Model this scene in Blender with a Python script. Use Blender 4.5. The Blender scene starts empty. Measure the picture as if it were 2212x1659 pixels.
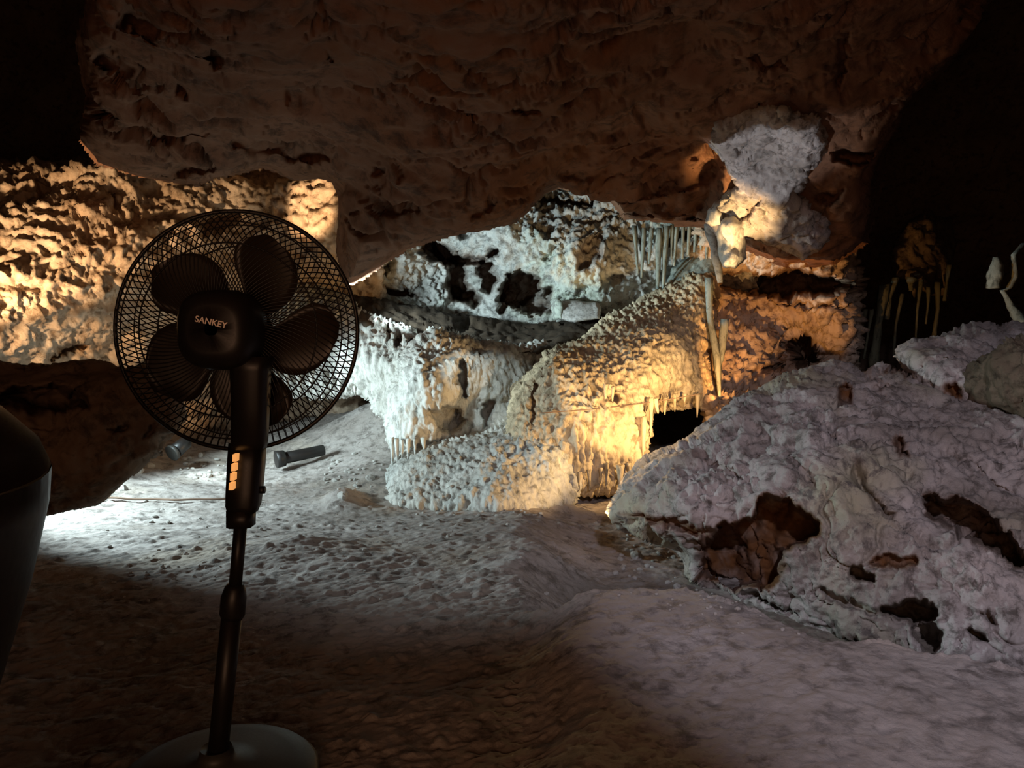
import bpy, math, random
import numpy as np
from mathutils import Vector, Matrix

random.seed(7); rng = np.random.default_rng(7)
SC = bpy.context.scene
COL = SC.collection

# ------------------------------------------------------------------ camera
FPX = 1650.0; W0, H0 = 2212.0, 1659.0
PITCH = math.radians(4.5)
CAMZ = 1.0
cam = bpy.data.cameras.new('camera'); camo = bpy.data.objects.new('camera', cam); COL.objects.link(camo)
camo.location = (0, 0, CAMZ); camo.rotation_euler = (math.pi/2 - PITCH, 0, 0)
cam.sensor_fit = 'HORIZONTAL'; cam.sensor_width = 36.0; cam.lens = 36.0*FPX/W0
cam.clip_start = 0.05; cam.clip_end = 200
SC.camera = camo

def P(px, py, d):
    """world point seen at photo pixel (px,py) at distance d along the view axis"""
    px = np.asarray(px, float); py = np.asarray(py, float); d = np.asarray(d, float)
    X = (px - W0/2)/FPX*d; Y = -(py - H0/2)/FPX*d
    c, s = math.cos(PITCH), math.sin(PITCH)
    return np.stack([X, d*c + Y*s, CAMZ + Y*c - d*s], -1)
def PV(px, py, d): return Vector([float(v) for v in P(px, py, d)])

# ------------------------------------------------------------------ world + light
SC.view_settings.view_transform = 'Standard'; SC.view_settings.look = 'None'
SC.view_settings.gamma = 1; SC.view_settings.use_curve_mapping = False
SC.view_settings.exposure = 0.0
wd = bpy.data.worlds.new('cave_dark'); SC.world = wd; wd.use_nodes = True
wd.node_tree.nodes['Background'].inputs[0].default_value = (0.50, 0.27, 0.14, 1)
wd.node_tree.nodes['Background'].inputs[1].default_value = 0.0015

def spot(name, loc, target, energy, color, deg, blend=0.3, radius=0.04):
    l = bpy.data.lights.new(name, 'SPOT'); l.energy = energy; l.color = color
    l.spot_size = math.radians(deg); l.spot_blend = blend; l.shadow_soft_size = radius
    o = bpy.data.objects.new(name, l); COL.objects.link(o); o.location = loc
    o.rotation_euler = (Vector(target) - Vector(loc)).to_track_quat('-Z', 'Y').to_euler()
    return o
def area(name, loc, target, energy, color, size):
    l = bpy.data.lights.new(name, 'AREA'); l.energy = energy; l.color = color; l.size = size
    o = bpy.data.objects.new(name, l); COL.objects.link(o); o.location = loc
    o.rotation_euler = (Vector(target) - Vector(loc)).to_track_quat('-Z', 'Y').to_euler()
    return o
COOL = (0.72, 0.93, 1.0); WARM = (1.0, 0.63, 0.27); ORANGE = (1.0, 0.52, 0.19); AMBER = (1.0, .66, .36); LAV = (0.86, 0.82, 1.0)
# cool flood beyond the left overhang, raking over the floor, plus added cool fills
spot('flood_cool_floor', (-2.95, 4.2, .75), (-.5, 4.9, -.85), 285, COOL, 98, .35, .10)
spot('flood_cool_curtain', (-2.7, 4.2, .5), PV(850, 820, 5.6), 200, COOL, 31, .25)
spot('fill_cool_dome', PV(880, 640, 4.7), PV(1070, 850, 5.75), 34, COOL, 30, .6)  # added cool fill in open air, no lamp there
spot('fill_cool_back_floor', (-2.55, 5.0, .65), PV(620, 1000, 6.0), 95, COOL, 62, .5, .08)  # cool fill added to brighten the far floor
# cool lamp between ceiling and flowstone, raking along the back wall
spot('flood_cool_recess', PV(740, 650, 5.6), PV(1200, 520, 6.9), 200, COOL, 84, .5)
# warm lamps hidden behind the right boulder, and two added warm fills
spot('flood_warm_flowstone', PV(1600, 890, 4.65), PV(1370, 900, 5.3), 70, WARM, 96, .5)
spot('fill_warm_front', PV(1250, 1180, 3.6), PV(1395, 710, 5.9), 190, WARM, 33, .3)  # added warm fill low beside the boulder tip, no fixture there
spot('fill_warm_mound', PV(1400, 1040, 4.2), PV(1040, 960, 5.0), 36, WARM, 58, .5)  # additional warm fill, put in to brighten the mound
spot('flood_warm_lobe', PV(1600, 890, 4.3), PV(1592, 455, 4.7), 230, WARM, 25, .7)
spot('flood_orange_alcove', PV(1590, 915, 5.3), PV(1720, 700, 6.6), 85, (1, .47, .14), 84, .4, .02)
# warm lamps off to the left
spot('flood_warm_left_high', PV(-260, 760, 3.9), PV(190, 430, 5.6), 300, AMBER, 46, .5)
spot('flood_warm_left_low', PV(-260, 700, 3.6), PV(110, 765, 5.0), 190, AMBER, 22, .5)
spot('flood_warm_patch', PV(480, 780, 4.9), PV(672, 450, 6.2), 420, AMBER, 14, .4)
# pale lamp of the visitors' side, then added fills with no visible source
spot('lamp_lavender', (0.45, -0.5, 2.2), PV(1930, 1110, 3.15), 225, LAV, 47, .5, .05)
spot('fill_grey_floor', (.35, 1.1, 1.75), PV(880, 1130, 4.2), 40, (.92, .94, 1), 50, .9, .08)  # neutral fill put in to lift the middle floor
spot('fill_cool_ceiling', PV(1330, 900, 4.15), PV(1660, 335, 4.2), 48, (.80,.88,1), 27, .2)  # unseen spot set in open air to light the lobe top
spot('bounce_warm_rim', PV(1330, 880, 4.7), PV(1440, 1010, 3.6), 45, WARM, 44, .6)  # added spot standing in for warm bounce off the flowstone
area('fill_brown', (-0.4, -1.4, 0.8), (0.1, 3, 2.4), 20, (1.0, .53, .30), 1.4)  # brown fill added behind the camera for the ceiling

# ------------------------------------------------------------------ noise (numpy)
_perm = rng.permutation(4096).astype(np.int64)
_grad = rng.normal(size=(4096, 3)); _grad /= np.linalg.norm(_grad, axis=1)[:, None]
_rnd = rng.random((4096, 3))
def _hash(i, j, k):
    return _perm[(_perm[(_perm[i & 4095] + j) & 4095] + k) & 4095]
def perlin(p):
    i = np.floor(p).astype(np.int64); f = p - i
    u = f*f*f*(f*(f*6 - 15) + 10); r = 0
    for dx in (0, 1):
        wx = u[:, 0] if dx else 1 - u[:, 0]
        for dy in (0, 1):
            wy = u[:, 1] if dy else 1 - u[:, 1]
            for dz in (0, 1):
                wz = u[:, 2] if dz else 1 - u[:, 2]
                g = _grad[_hash(i[:, 0]+dx, i[:, 1]+dy, i[:, 2]+dz)]
                r = r + wx*wy*wz*(g[:, 0]*(f[:, 0]-dx) + g[:, 1]*(f[:, 1]-dy) + g[:, 2]*(f[:, 2]-dz))
    return r*1.6
def fbm(p, o=4, gain=.5, lac=2.03):
    a, s, r = 1.0, 0, 0
    for k in range(o):
        r = r + a*perlin(p*lac**k + 17.3*k); s += a; a *= gain
    return r/s
def ridged(p, o=3, gain=.5):
    a, s, r = 1.0, 0, 0
    for k in range(o):
        r = r + a*(1 - np.abs(perlin(p*2.07**k + 9.1*k))*1.6); s += a; a *= gain
    return r/s
def worley(p):
    i = np.floor(p).astype(np.int64)
    f1 = np.full(len(p), 9.); f2 = np.full(len(p), 9.); cid = np.zeros(len(p))
    for dx in (-1, 0, 1):
        for dy in (-1, 0, 1):
            for dz in (-1, 0, 1):
                h = _hash(i[:, 0]+dx, i[:, 1]+dy, i[:, 2]+dz)
                q = _rnd[h] + i + (dx, dy, dz) - p
                d = np.sqrt((q*q).sum(1)); m = d < f1
                f2 = np.where(m, f1, np.minimum(f2, d)); cid = np.where(m, _rnd[h, 0], cid); f1 = np.where(m, d, f1)
    return f1, f2, cid
def smooth(x): x = np.clip(x, 0, 1); return x*x*(3 - 2*x)

def rough(P3, f=1.0, a=.05, plates=.5, fine=.35, warp=.25):
    """broken limestone relief"""
    q = P3*f + warp*np.stack([perlin(P3*f*1.3+5), perlin(P3*f*1.3+25), perlin(P3*f*1.3+45)], 1)
    r = fbm(q*1.3, 3)*.9 + (ridged(q*2.2+3, 3) - .55)*.5
    if plates:
        f1, f2, c = worley(q*3.1); e = smooth((f2 - f1)*3)
        r = r + plates*(e*(.35 + .65*c) - .5)
    if fine:
        r = r + fine*(ridged(q*9+31, 2) - .6)*.6
    return a*r
def cracks(P3, f=1.5, w=.05, a=.05, thr=.0):
    """thin branching fissures"""
    q = P3*f + .5*np.stack([perlin(P3*f*2+5), perlin(P3*f*2+25), perlin(P3*f*2+45)], 1)
    n = perlin(q); m = smooth((perlin(q*.9+60) - thr)*4)
    n2 = perlin(q*2.3+14); m2 = smooth((perlin(q*1.7+90) - thr)*4)
    return -a*(np.exp(-(n/w)**2)*m + .6*np.exp(-(n2/w)**2)*m2)
def bubbly(P3, f=9.0, a=.03):
    """popcorn calcite"""
    f1, f2, c = worley(P3*f + .35*np.stack([perlin(P3*f*.5), perlin(P3*f*.5+9), perlin(P3*f*.5+19)], 1))
    g1, g2, c2 = worley(P3*f*2.3 + 7)
    return a*(1 - f1*1.5 + .5*(1 - g1*1.5))
def drips(P3, f=13.0, v=.17, a=.03):
    """calcite rills running down"""
    w = .55*np.stack([perlin(P3*4.0), perlin(P3*4.0+11), 0*P3[:, 0]], 1)
    q = (P3 + .06*w)*np.array([f, f, f*v])
    r1 = 1 - np.abs(perlin(q))*2.2
    r2 = 1 - np.abs(perlin(q*np.array([2.1, 2.1, 2.6])+8))*2.0
    f1, f2, c = worley(P3*np.array([f*1.5, f*1.5, f*.8]) + w)
    return a*(.75*r1 + .4*r2 + .7*(1 - f1*1.6))

# ------------------------------------------------------------------ sheets and rocks
def tps(ctrl):
    c = np.array(ctrl, float); xy = c[:, :2]/500.0; n = len(c)
    def K(d2): return .5*d2*np.log(d2 + 1e-9)
    d2 = ((xy[:, None] - xy[None])**2).sum(-1)
    A = np.zeros((n+3, n+3)); A[:n, :n] = K(d2) + 1e-3*np.eye(n)
    A[:n, n:] = np.c_[np.ones(n), xy]; A[n:, :n] = A[:n, n:].T
    w = np.linalg.solve(A, np.r_[c[:, 2], 0, 0, 0])
    def f(x, y):
        x = np.asarray(x)/500.0; y = np.asarray(y)/500.0; r = w[n] + w[n+1]*x + w[n+2]*y
        for k in range(n):
            r = r + w[k]*K((x-xy[k, 0])**2 + (y-xy[k, 1])**2)
        return r
    return f
def sdf(px, py, poly):
    """signed distance (inside > 0) and nearest outline point"""
    v = np.array(poly, float); n = len(v)
    best = np.full(px.shape, 1e12); qx = np.zeros_like(px); qy = np.zeros_like(py); ins = np.zeros(px.shape, bool)
    for i in range(n):
        a, b = v[i], v[(i+1) % n]; e = b - a
        t = np.clip(((px-a[0])*e[0] + (py-a[1])*e[1])/(e@e + 1e-9), 0, 1)
        x, y = a[0] + t*e[0], a[1] + t*e[1]; d = (px-x)**2 + (py-y)**2
        m = d < best; best = np.where(m, d, best); qx = np.where(m, x, qx); qy = np.where(m, y, qy)
        c = ((a[1] > py) != (b[1] > py)) & (px < (b[0]-a[0])*(py-a[1])/(b[1]-a[1]+1e-12) + a[0])
        ins ^= c
    d = np.sqrt(best)
    return np.where(ins, d, -d), qx, qy
def ell(cx, cy, rx, ry, ang=0, n=12, jit=.18):
    a = math.radians(ang); out = []
    r = random.Random(int(cx*7 + cy))
    for k in range(n):
        t = 2*math.pi*k/n; s = 1 + r.uniform(-jit, jit)
        x, y = rx*s*math.cos(t), ry*s*math.sin(t)
        out.append((cx + x*math.cos(a) - y*math.sin(a), cy + x*math.sin(a) + y*math.cos(a)))
    return out

def grid_normals(V):
    du = np.zeros_like(V); dv = np.zeros_like(V)
    du[:, 1:-1] = V[:, 2:] - V[:, :-2]; du[:, 0] = V[:, 1]-V[:, 0]; du[:, -1] = V[:, -1]-V[:, -2]
    dv[1:-1] = V[2:] - V[:-2]; dv[0] = V[1]-V[0]; dv[-1] = V[-1]-V[-2]
    n = np.cross(dv, du); n /= np.linalg.norm(n, axis=-1, keepdims=True) + 1e-12
    return n

def mesh_obj(name, verts, faces, mat=None, parent=None, smooth_=True, attrs=None):
    me = bpy.data.meshes.new(name)
    if isinstance(faces, np.ndarray):
        n, k = faces.shape
        me.vertices.add(len(verts)); me.vertices.foreach_set('co', np.asarray(verts, np.float32).ravel())
        me.loops.add(n*k); me.loops.foreach_set('vertex_index', faces.astype(np.int32).ravel())
        me.polygons.add(n); me.polygons.foreach_set('loop_start', np.arange(0, n*k, k, dtype=np.int32))
        me.update(calc_edges=True)
    else:
        me.from_pydata([tuple(v) for v in verts], [], faces); me.update()
    if smooth_: me.polygons.foreach_set('use_smooth', np.ones(len(me.polygons), bool))
    for k_, v_ in (attrs or {}).items():
        a = me.attributes.new(k_, 'FLOAT', 'POINT'); a.data.foreach_set('value', v_.astype(np.float32))
    if mat: me.materials.append(mat)
    o = bpy.data.objects.new(name, me); COL.objects.link(o)
    if parent: o.parent = parent
    return o
def tag(o, label=None, cat=None, group=None, kind=None):
    if label: o['label'] = label
    if cat: o['category'] = cat
    if group: o['group'] = group
    if kind: o['kind'] = kind
    return o
def empty(name, loc=(0, 0, 0)):
    o = bpy.data.objects.new(name, None); COL.objects.link(o); o.location = loc; o.empty_display_size = .1
    return o

def rock(name, poly, ctrl, mat, step=4, disp=None, w=60, R=.25, back=.5, shrink=.35, pits=(), dents=(), solid=True, parent=None, stain_shade=()):
    """a body of rock: its face follows ctrl depths, rolls off within w px of the outline by R metres and
    runs back a further `back` metres; pits = (outline, depth, edge px, stained 0..1)"""
    pv = np.array(poly, float); M = 9*step if solid else step
    xs = np.arange(pv[:, 0].min()-M, pv[:, 0].max()+M+step, step); ys = np.arange(pv[:, 1].min()-M, pv[:, 1].max()+M+step, step)
    gx, gy = np.meshgrid(xs, ys); sd, qx, qy = sdf(gx, gy, poly)
    keep = sd > -M*.98
    out = sd < 0
    # outline wobble in px
    D = tps(ctrl)(gx, gy)
    px, py = gx.copy(), gy.copy()
    if solid:
        t = np.clip(sd/w, 0, 1); D = D + R*(1 - np.sqrt(1 - (1-t)**2))
        s = np.where(out, -sd, 0); nx = qx-gx; ny = qy-gy; ln = np.sqrt(nx*nx+ny*ny)+1e-9
        k = shrink*s*(s/M)
        px = np.where(out, qx + nx/ln*k, gx); py = np.where(out, qy + ny/ln*k, gy)
        Dq = tps(ctrl)(px, py) + R
        D = np.where(out, Dq + back*(s/M), D)
    st = np.zeros_like(D); PD = np.zeros_like(D)
    JX, JY = [(14*fbm(np.stack([gx.ravel()/24, gy.ravel()/24, 0*gx.ravel()+z_], 1), 3)).reshape(gx.shape) for z_ in (0, 7.5)] if len(pits) else (0, 0)
    for pit in pits:
        o_, dep, ed, stn = pit
        jx = JX; jy = JY
        lo = np.array(o_).min(0) - 30; hi = np.array(o_).max(0) + 30
        win = (gx > lo[0]) & (gx < hi[0]) & (gy > lo[1]) & (gy < hi[1])
        if not win.any(): continue
        psd, _, _ = sdf(gx[win] + jx[win], gy[win] + jy[win], o_); m = smooth(psd/ed)
        PD[win] += dep*m; st[win] = np.maximum(st[win], stn*smooth((psd+6)/10))
    for o_, ed, stn in stain_shade:
        psd, _, _ = sdf(gx, gy, o_); st = np.maximum(st, stn*smooth((psd+ed)/(2*ed)))
    V = P(px, py, D)
    if disp is not None:
        n = grid_normals(V)
        for _ in range(10):
            n[1:-1, 1:-1] = (n[1:-1, 1:-1] + n[2:, 1:-1] + n[:-2, 1:-1] + n[1:-1, 2:] + n[1:-1, :-2])/5
        n /= np.linalg.norm(n, axis=-1, keepdims=True) + 1e-9
        fl = disp(V.reshape(-1, 3)).reshape(D.shape)
        if solid: fl = fl*(1 - .6*smooth(-sd/M*3))
        V = V + n*fl[..., None]
    if PD.any(): PD = PD*(1 + .45*fbm(V.reshape(-1, 3)*5 + 40, 4).reshape(D.shape)); st = np.clip(st*(1 + .8*fbm(V.reshape(-1, 3)*9 + 80, 3).reshape(D.shape)), 0, 1)
    ray = V - np.array([0, 0, CAMZ]); ray = ray/np.linalg.norm(ray, axis=-1, keepdims=True)
    V = V + ray*PD[..., None]
    idx = -np.ones(D.shape, int); idx[keep] = np.arange(keep.sum())
    q = np.stack([idx[:-1, :-1], idx[1:, :-1], idx[1:, 1:], idx[:-1, 1:]], -1).reshape(-1, 4)
    q = q[(q >= 0).all(1)]
    return mesh_obj(name, V[keep], q, mat, parent, attrs={'stain_shade': st[keep]})

# ------------------------------------------------------------------ materials
def rock_mat(name, c1, c2, c3=None, stain_shade_c=(.16, .066, .022), scale=2.2, bump=.5, bscale=38, stretch=1.0, rough_=.85, spec=.25, dist=.012):
    m = bpy.data.materials.new(name); m.use_nodes = True; nt = m.node_tree; N = nt.nodes; L = nt.links
    b = N['Principled BSDF']; b.inputs['Roughness'].default_value = rough_; b.inputs['Specular IOR Level'].default_value = spec
    tc = N.new('ShaderNodeTexCoord'); mp = N.new('ShaderNodeMapping'); mp.inputs['Scale'].default_value = (1, 1, stretch)
    L.new(tc.outputs['Object'], mp.inputs['Vector'])
    def noise(s, d=6, r=.6, dis=0):
        n = N.new('ShaderNodeTexNoise'); n.inputs['Scale'].default_value = s; n.inputs['Detail'].default_value = d
        n.inputs['Roughness'].default_value = r; n.inputs['Distortion'].default_value = dis
        L.new(mp.outputs[0], n.inputs['Vector']); return n
    def ramp(src, p0, p1):
        r = N.new('ShaderNodeMapRange'); r.inputs['From Min'].default_value = p0; r.inputs['From Max'].default_value = p1
        L.new(src, r.inputs['Value']); return r.outputs[0]
    def mix(f, a, bb):
        x = N.new('ShaderNodeMix'); x.data_type = 'RGBA'
        if hasattr(f, 'links'): L.new(f, x.inputs[0])
        else: x.inputs[0].default_value = f
        for v, i in ((a, 6), (bb, 7)):
            if isinstance(v, tuple): x.inputs[i].default_value = (*v, 1)
            else: L.new(v, x.inputs[i])
        return x.outputs[2]
    n1 = noise(scale, 8, .65, .6); n2 = noise(scale*6, 6, .7, .3); n3 = noise(scale*.6, 3, .5)
    col = mix(ramp(n1.outputs[0], .36, .66), c1, c2)
    if c3: col = mix(ramp(n3.outputs[0], .52, .68), col, c3)
    dk = tuple(v*.55 for v in c2)
    col = mix(ramp(n2.outputs[0], .50, .36), col, dk)
    at = N.new('ShaderNodeAttribute'); at.attribute_name = 'stain_shade'
    col = mix(at.outputs['Fac'], col, stain_shade_c)
    L.new(col, b.inputs['Base Color'])
    nb = noise(bscale, 8, .7, .4); vo = N.new('ShaderNodeTexVoronoi'); vo.inputs['Scale'].default_value = bscale*.8
    L.new(mp.outputs[0], vo.inputs['Vector'])
    ad = N.new('ShaderNodeMath'); ad.operation = 'MULTIPLY_ADD'; ad.inputs[1].default_value = -.35
    L.new(vo.outputs['Distance'], ad.inputs[0]); L.new(nb.outputs[0], ad.inputs[2])
    bp = N.new('ShaderNodeBump'); bp.inputs['Strength'].default_value = bump; bp.inputs['Distance'].default_value = dist
    L.new(ad.outputs[0], bp.inputs['Height']); L.new(bp.outputs[0], b.inputs['Normal'])
    return m
def plain(name, c, rough_=.5, metal=0, emis=None, spec=.5):
    m = bpy.data.materials.new(name); m.use_nodes = True; nt = m.node_tree; b = nt.nodes['Principled BSDF']
    n = nt.nodes.new('ShaderNodeTexNoise'); n.inputs['Scale'].default_value = 60; n.inputs['Detail'].default_value = 4
    r = nt.nodes.new('ShaderNodeMapRange'); r.inputs['To Min'].default_value = max(rough_-.1, 0); r.inputs['To Max'].default_value = min(rough_+.12, 1)
    nt.links.new(n.outputs[0], r.inputs['Value']); nt.links.new(r.outputs[0], b.inputs['Roughness'])
    b.inputs['Base Color'].default_value = (*c, 1); b.inputs['Metallic'].default_value = metal; b.inputs['Specular IOR Level'].default_value = spec
    if emis: b.inputs['Emission Color'].default_value = (*emis[0], 1); b.inputs['Emission Strength'].default_value = emis[1]
    return m
M_ceil = rock_mat('ceiling_rock', (.24, .118, .068), (.16, .074, .038), (.20, .085, .034), scale=1.3, bump=.55, bscale=22)
M_left = rock_mat('amber_rock', (.62, .50, .38), (.40, .27, .17), None, scale=2, bump=.6, bscale=26)
M_back = rock_mat('grey_calcite', (.62, .62, .58), (.36, .35, .32), (.48, .52, .44), scale=2.2, bump=.9, bscale=24, dist=.02)
M_flow = rock_mat('flowstone_calcite', (.74, .72, .66), (.54, .52, .46), (.62, .64, .60), scale=2.6, bump=.9, bscale=26, stretch=.4, dist=.018)
M_flow_warm = rock_mat('warm_lit_calcite', (.76, .63, .43), (.58, .46, .29), (.70, .60, .44), scale=2.6, bump=.9, bscale=26, stretch=.4, dist=.018)  # flowstone calcite tinted golden to stand for the warm lamplight
M_green = rock_mat('greenish_calcite', (.33, .37, .33), (.20, .23, .20), None, scale=4, bump=.6, bscale=30, stretch=.35)
M_bould = rock_mat('boulder_limestone', (.56, .50, .47), (.28, .24, .21), (.42, .38, .27), scale=2.6, bump=.75, bscale=30)
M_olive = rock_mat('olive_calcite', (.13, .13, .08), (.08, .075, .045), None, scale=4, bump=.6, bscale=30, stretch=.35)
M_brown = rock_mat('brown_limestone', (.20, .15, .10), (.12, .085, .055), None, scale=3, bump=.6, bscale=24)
M_shelf = rock_mat('shelf_rock_shaded', (.075, .052, .034), (.045, .032, .02), None, scale=3, bump=.4, bscale=24)  # rock darkened by colour to stand for the shade on the ledge
M_dark = rock_mat('dark_limestone', (.30, .20, .13), (.18, .12, .075), None, scale=2, bump=.6, bscale=22)
M_floor = rock_mat('floor_mud', (.44, .40, .37), (.30, .26, .23), (.36, .30, .24), stain_shade_c=(.13, .105, .075), scale=1.8, bump=.6, bscale=34)  # the extra dark colour paints the shade in the trench
M_stone = rock_mat('pale_stone', (.62, .60, .56), (.42, .39, .35), None, scale=9, bump=.5, bscale=70, dist=.006)
M_black = plain('black_plastic', (.012, .010, .009), .42)
M_blade = plain('smoked_plastic', (.035, .024, .014), .35)
M_wire = plain('black_wire', (.02, .017, .014), .4, .3)
M_base = plain('grey_plastic', (.045, .043, .038), .5)
M_letter = plain('badge_silver', (.75, .62, .52), .4, .2)
M_button = plain('lit_button', (.8, .4, .1), .4, 0, ((1, .42, .12), .8))
M_bin = plain('dark_bin_plastic', (.014, .010, .008), .4, spec=.3)
M_rope = plain('rope_fibre', (.20, .13, .09), .9)

# ------------------------------------------------------------------ floor
def build_floor():
    # known heights: (px, py, depth) points seen in the photograph
    pts = [(475, 1700, 1.66), (1100, 1659, 1.75), (300, 1330, 2.75), (800, 1330, 2.75), (1150, 1330, 2.7), (200, 1150, 3.9),
           (600, 1200, 3.5), (1000, 1200, 3.5), (1250, 1150, 3.8), (300, 1040, 5.2), (600, 1000, 6.0), (700, 1080, 5.0), (1000, 1110, 4.65),
           (1300, 1080, 4.8), (500, 975, 6.3), (830, 895, 6.6), (700, 940, 6.5), (370, 965, 6.3)]
    c = [tuple(P(*p)) for p in pts]
    c += [(-4, 6, .1), (4, 6, -.2), (-4, 2, .05), (4, 1, .0), (0, 0, 0), (-3, -2, 0), (3, -2, 0), (0, 10, 0), (2, 3.4, -.28), (3, 3.2, -.25), (1.2, 3.5, -.2)]
    zf = tps([(a*500, b*500, z) for a, b, z in c])
    nr, na = 840, 660
    r = np.concatenate([np.linspace(.35, 1.4, 60, endpoint=False), 1.4*np.exp(np.linspace(0, math.log(7.4/1.4), nr-90, endpoint=False)), np.linspace(7.4, 12, 30)]); a = np.radians(np.linspace(-52, 52, na))
    rr, aa = np.meshgrid(r, a, indexing='ij'); x = rr*np.sin(aa); y = rr*np.cos(aa)
    z = zf(x*500, y*500)
    # foreground slab: a raised tongue whose far rim drops into a trench
    rim = [(1130, 1262), (1200, 1282), (1300, 1278), (1400, 1270), (1480, 1272), (1560, 1300), (1680, 1345), (1780, 1382), (1870, 1392), (1980, 1408), (2080, 1425), (2150, 1440), (2300, 1470), (2600, 1500)]
    rw = []
    for px, py in rim:
        A = P(px, py, 1.0) - np.array([0, 0, CAMZ]); t = (.10 - CAMZ)/A[2]; rw.append(A[:2]*t)
    rw = np.array(rw); ang = np.arctan2(rw[:, 0], rw[:, 1]); rad = np.hypot(rw[:, 0], rw[:, 1])
    R = np.interp(aa, ang, rad); R = R + .03*perlin(np.stack([aa.ravel()*14, aa.ravel()*0, aa.ravel()*0], 1)).reshape(R.shape)
    wob = .03*perlin(np.stack([rr.ravel()*3, aa.ravel()*0, aa.ravel()*0], 1)).reshape(rr.shape); on = smooth((aa + wob - math.radians(0))/math.radians(7))
    front = on*smooth((rr - .9)/.6)
    zt = .10 - .06*smooth((R - rr)/1.0)
    infront = rr < R
    z = np.where(infront, z*(1-front) + zt*front, z*(1-on) + on*(zt*(1-smooth((rr-R)/.16)) + np.minimum(z, -.24)*smooth((rr-R)/.16)))
    # low mound in the middle and the spur by the flowstone
    def bump(px, py, d, h, sx, sy):
        c0 = P(px, py, d); return h*np.exp(-((x-c0[0])/sx)**2 - ((y-c0[1])/sy)**2)
    z = z + bump(740, 1085, 4.9, .10, .12, .16) + bump(650, 1180, 3.6, .05, .3, .25) + bump(830, 905, 6.5, .15, .5, .3) + bump(1270, 1150, 3.9, .05, .12, .15)
    V = np.stack([x, y, z], -1); f = V.reshape(-1, 3)
    near = (1 - .8*front*infront).ravel()
    sk = f*np.array([1., 1., 1.]); ca, sa = math.cos(.6), math.sin(.6)
    sk = np.stack([sk[:, 0]*ca + sk[:, 1]*sa, (-sk[:, 0]*sa + sk[:, 1]*ca)*2.2, sk[:, 2]], 1)
    d = near*(.030*fbm(sk*1.6, 4) + .010*(ridged(sk*4.2, 3)-.6) + .008*(ridged(sk*8+4, 3)-.6) + .006*ridged(sk*19+4, 2)) + .006*fbm(f*14, 3) + .004*fbm(f*30, 2)
    f1, f2, cc = worley(f*np.array([17, 17, 17])); d = d + near*.018*np.where(cc > .72, np.clip(.45-f1, 0, 1), 0)*2
    V = V + np.stack([0*x, 0*x, d.reshape(x.shape)], -1)
    idx = np.arange(nr*na).reshape(nr, na)
    q = np.stack([idx[:-1, :-1], idx[:-1, 1:], idx[1:, 1:], idx[1:, :-1]], -1).reshape(-1, 4)
    o = mesh_obj('floor', V.reshape(-1, 3), q, M_floor, attrs={'stain_shade': (on*smooth((rr-R)/.12)*smooth((R+1.3-rr)/.5)*np.clip(.7+.6*fbm(f*4, 3).reshape(x.shape), 0, 1)).ravel()})  # ground behind the rim darkened by colour to stand for trench shade
    tag(o, kind='structure'); return V, zf
FLOORV, zf = build_floor()
from mathutils.bvhtree import BVHTree
def _bvh(o): return BVHTree.FromPolygons([v.co[:] for v in o.data.vertices], [p.vertices[:] for p in o.data.polygons])
FBVH = _bvh(bpy.data.objects['floor'])
def on_floor(px, py):
    o = Vector((0, 0, CAMZ)); d = (PV(px, py, 1) - o).normalized(); h = FBVH.ray_cast(o, d)
    return h[0]

# ------------------------------------------------------------------ setting: shell, ceiling, walls
def build_far():
    na, nz = 90, 40
    a = np.radians(np.linspace(-75, 75, na)); z = np.linspace(-1.5, 9, nz); A, Z = np.meshgrid(a, z)
    Rr = 13 - .04*(Z-1)**2; V = np.stack([Rr*np.sin(A), Rr*np.cos(A), Z], -1)
    n = -V/np.linalg.norm(V, axis=-1, keepdims=True); V = V + n*(rough(V.reshape(-1, 3), .5, .8, .3, .2).reshape(A.shape))[..., None]
    idx = np.arange(A.size).reshape(A.shape); q = np.stack([idx[:-1, :-1], idx[1:, :-1], idx[1:, 1:], idx[:-1, 1:]], -1).reshape(-1, 4)
    tag(mesh_obj('wall_far', V.reshape(-1, 3), q, M_dark, attrs={'stain_shade': np.zeros(A.size)}), kind='structure')
build_far()

ceil_poly = [(255, -260), (2300, -260), (2190, -60), (2120, 0), (2050, 120), (1950, 215), (1905, 330), (1885, 440), (1862, 520), (1800, 560),
             (1700, 560), (1600, 520), (1530, 474), (1430, 470), (1350, 458), (1330, 428), (1250, 400), (1180, 378), (1140, 430), (1105, 468), (1060, 482),
             (985, 492), (880, 522), (758, 596), (745, 540), (748, 395), (700, 368), (640, 372), (560, 345), (430, 388), (300, 372), (215, 345), (185, 300), (200, 200), (185, 80)]
ceil_ctrl = [(0, 0, 2.6), (500, -250, 1.6), (1100, -250, 1.5), (1800, -250, 1.9), (500, 0, 2.1), (1100, 0, 2.0), (1700, 0, 2.5), (2150, 0, 3.3), (250, 300, 3.9), (500, 300, 3.7), (700, 350, 4.1), (700, 200, 3.2),
             (1100, 200, 2.9), (1100, 400, 3.9), (800, 500, 4.3), (950, 400, 3.8), (1500, 450, 4.8), (1850, 450, 4.6), (1650, 470, 4.95), (1700, 200, 3.6), (1900, 250, 4.0), (1350, 180, 3.2)]
arch = [(1130, 470), (1150, 400), (1200, 320), (1270, 250), (1350, 215), (1440, 230), (1520, 260), (1590, 330), (1560, 430), (1530, 500), (1300, 500)]
def ceil_disp(V):
    return rough(V, 1.0, .11, .16, .12) + .012*ridged(V*np.array([4, 4, 2.2])+2, 3) + cracks(V, 2.0, .045, .075, .1) + cracks(V+5, 4.5, .06, .03, .1) + .008*fbm(V*14, 3)
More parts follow.
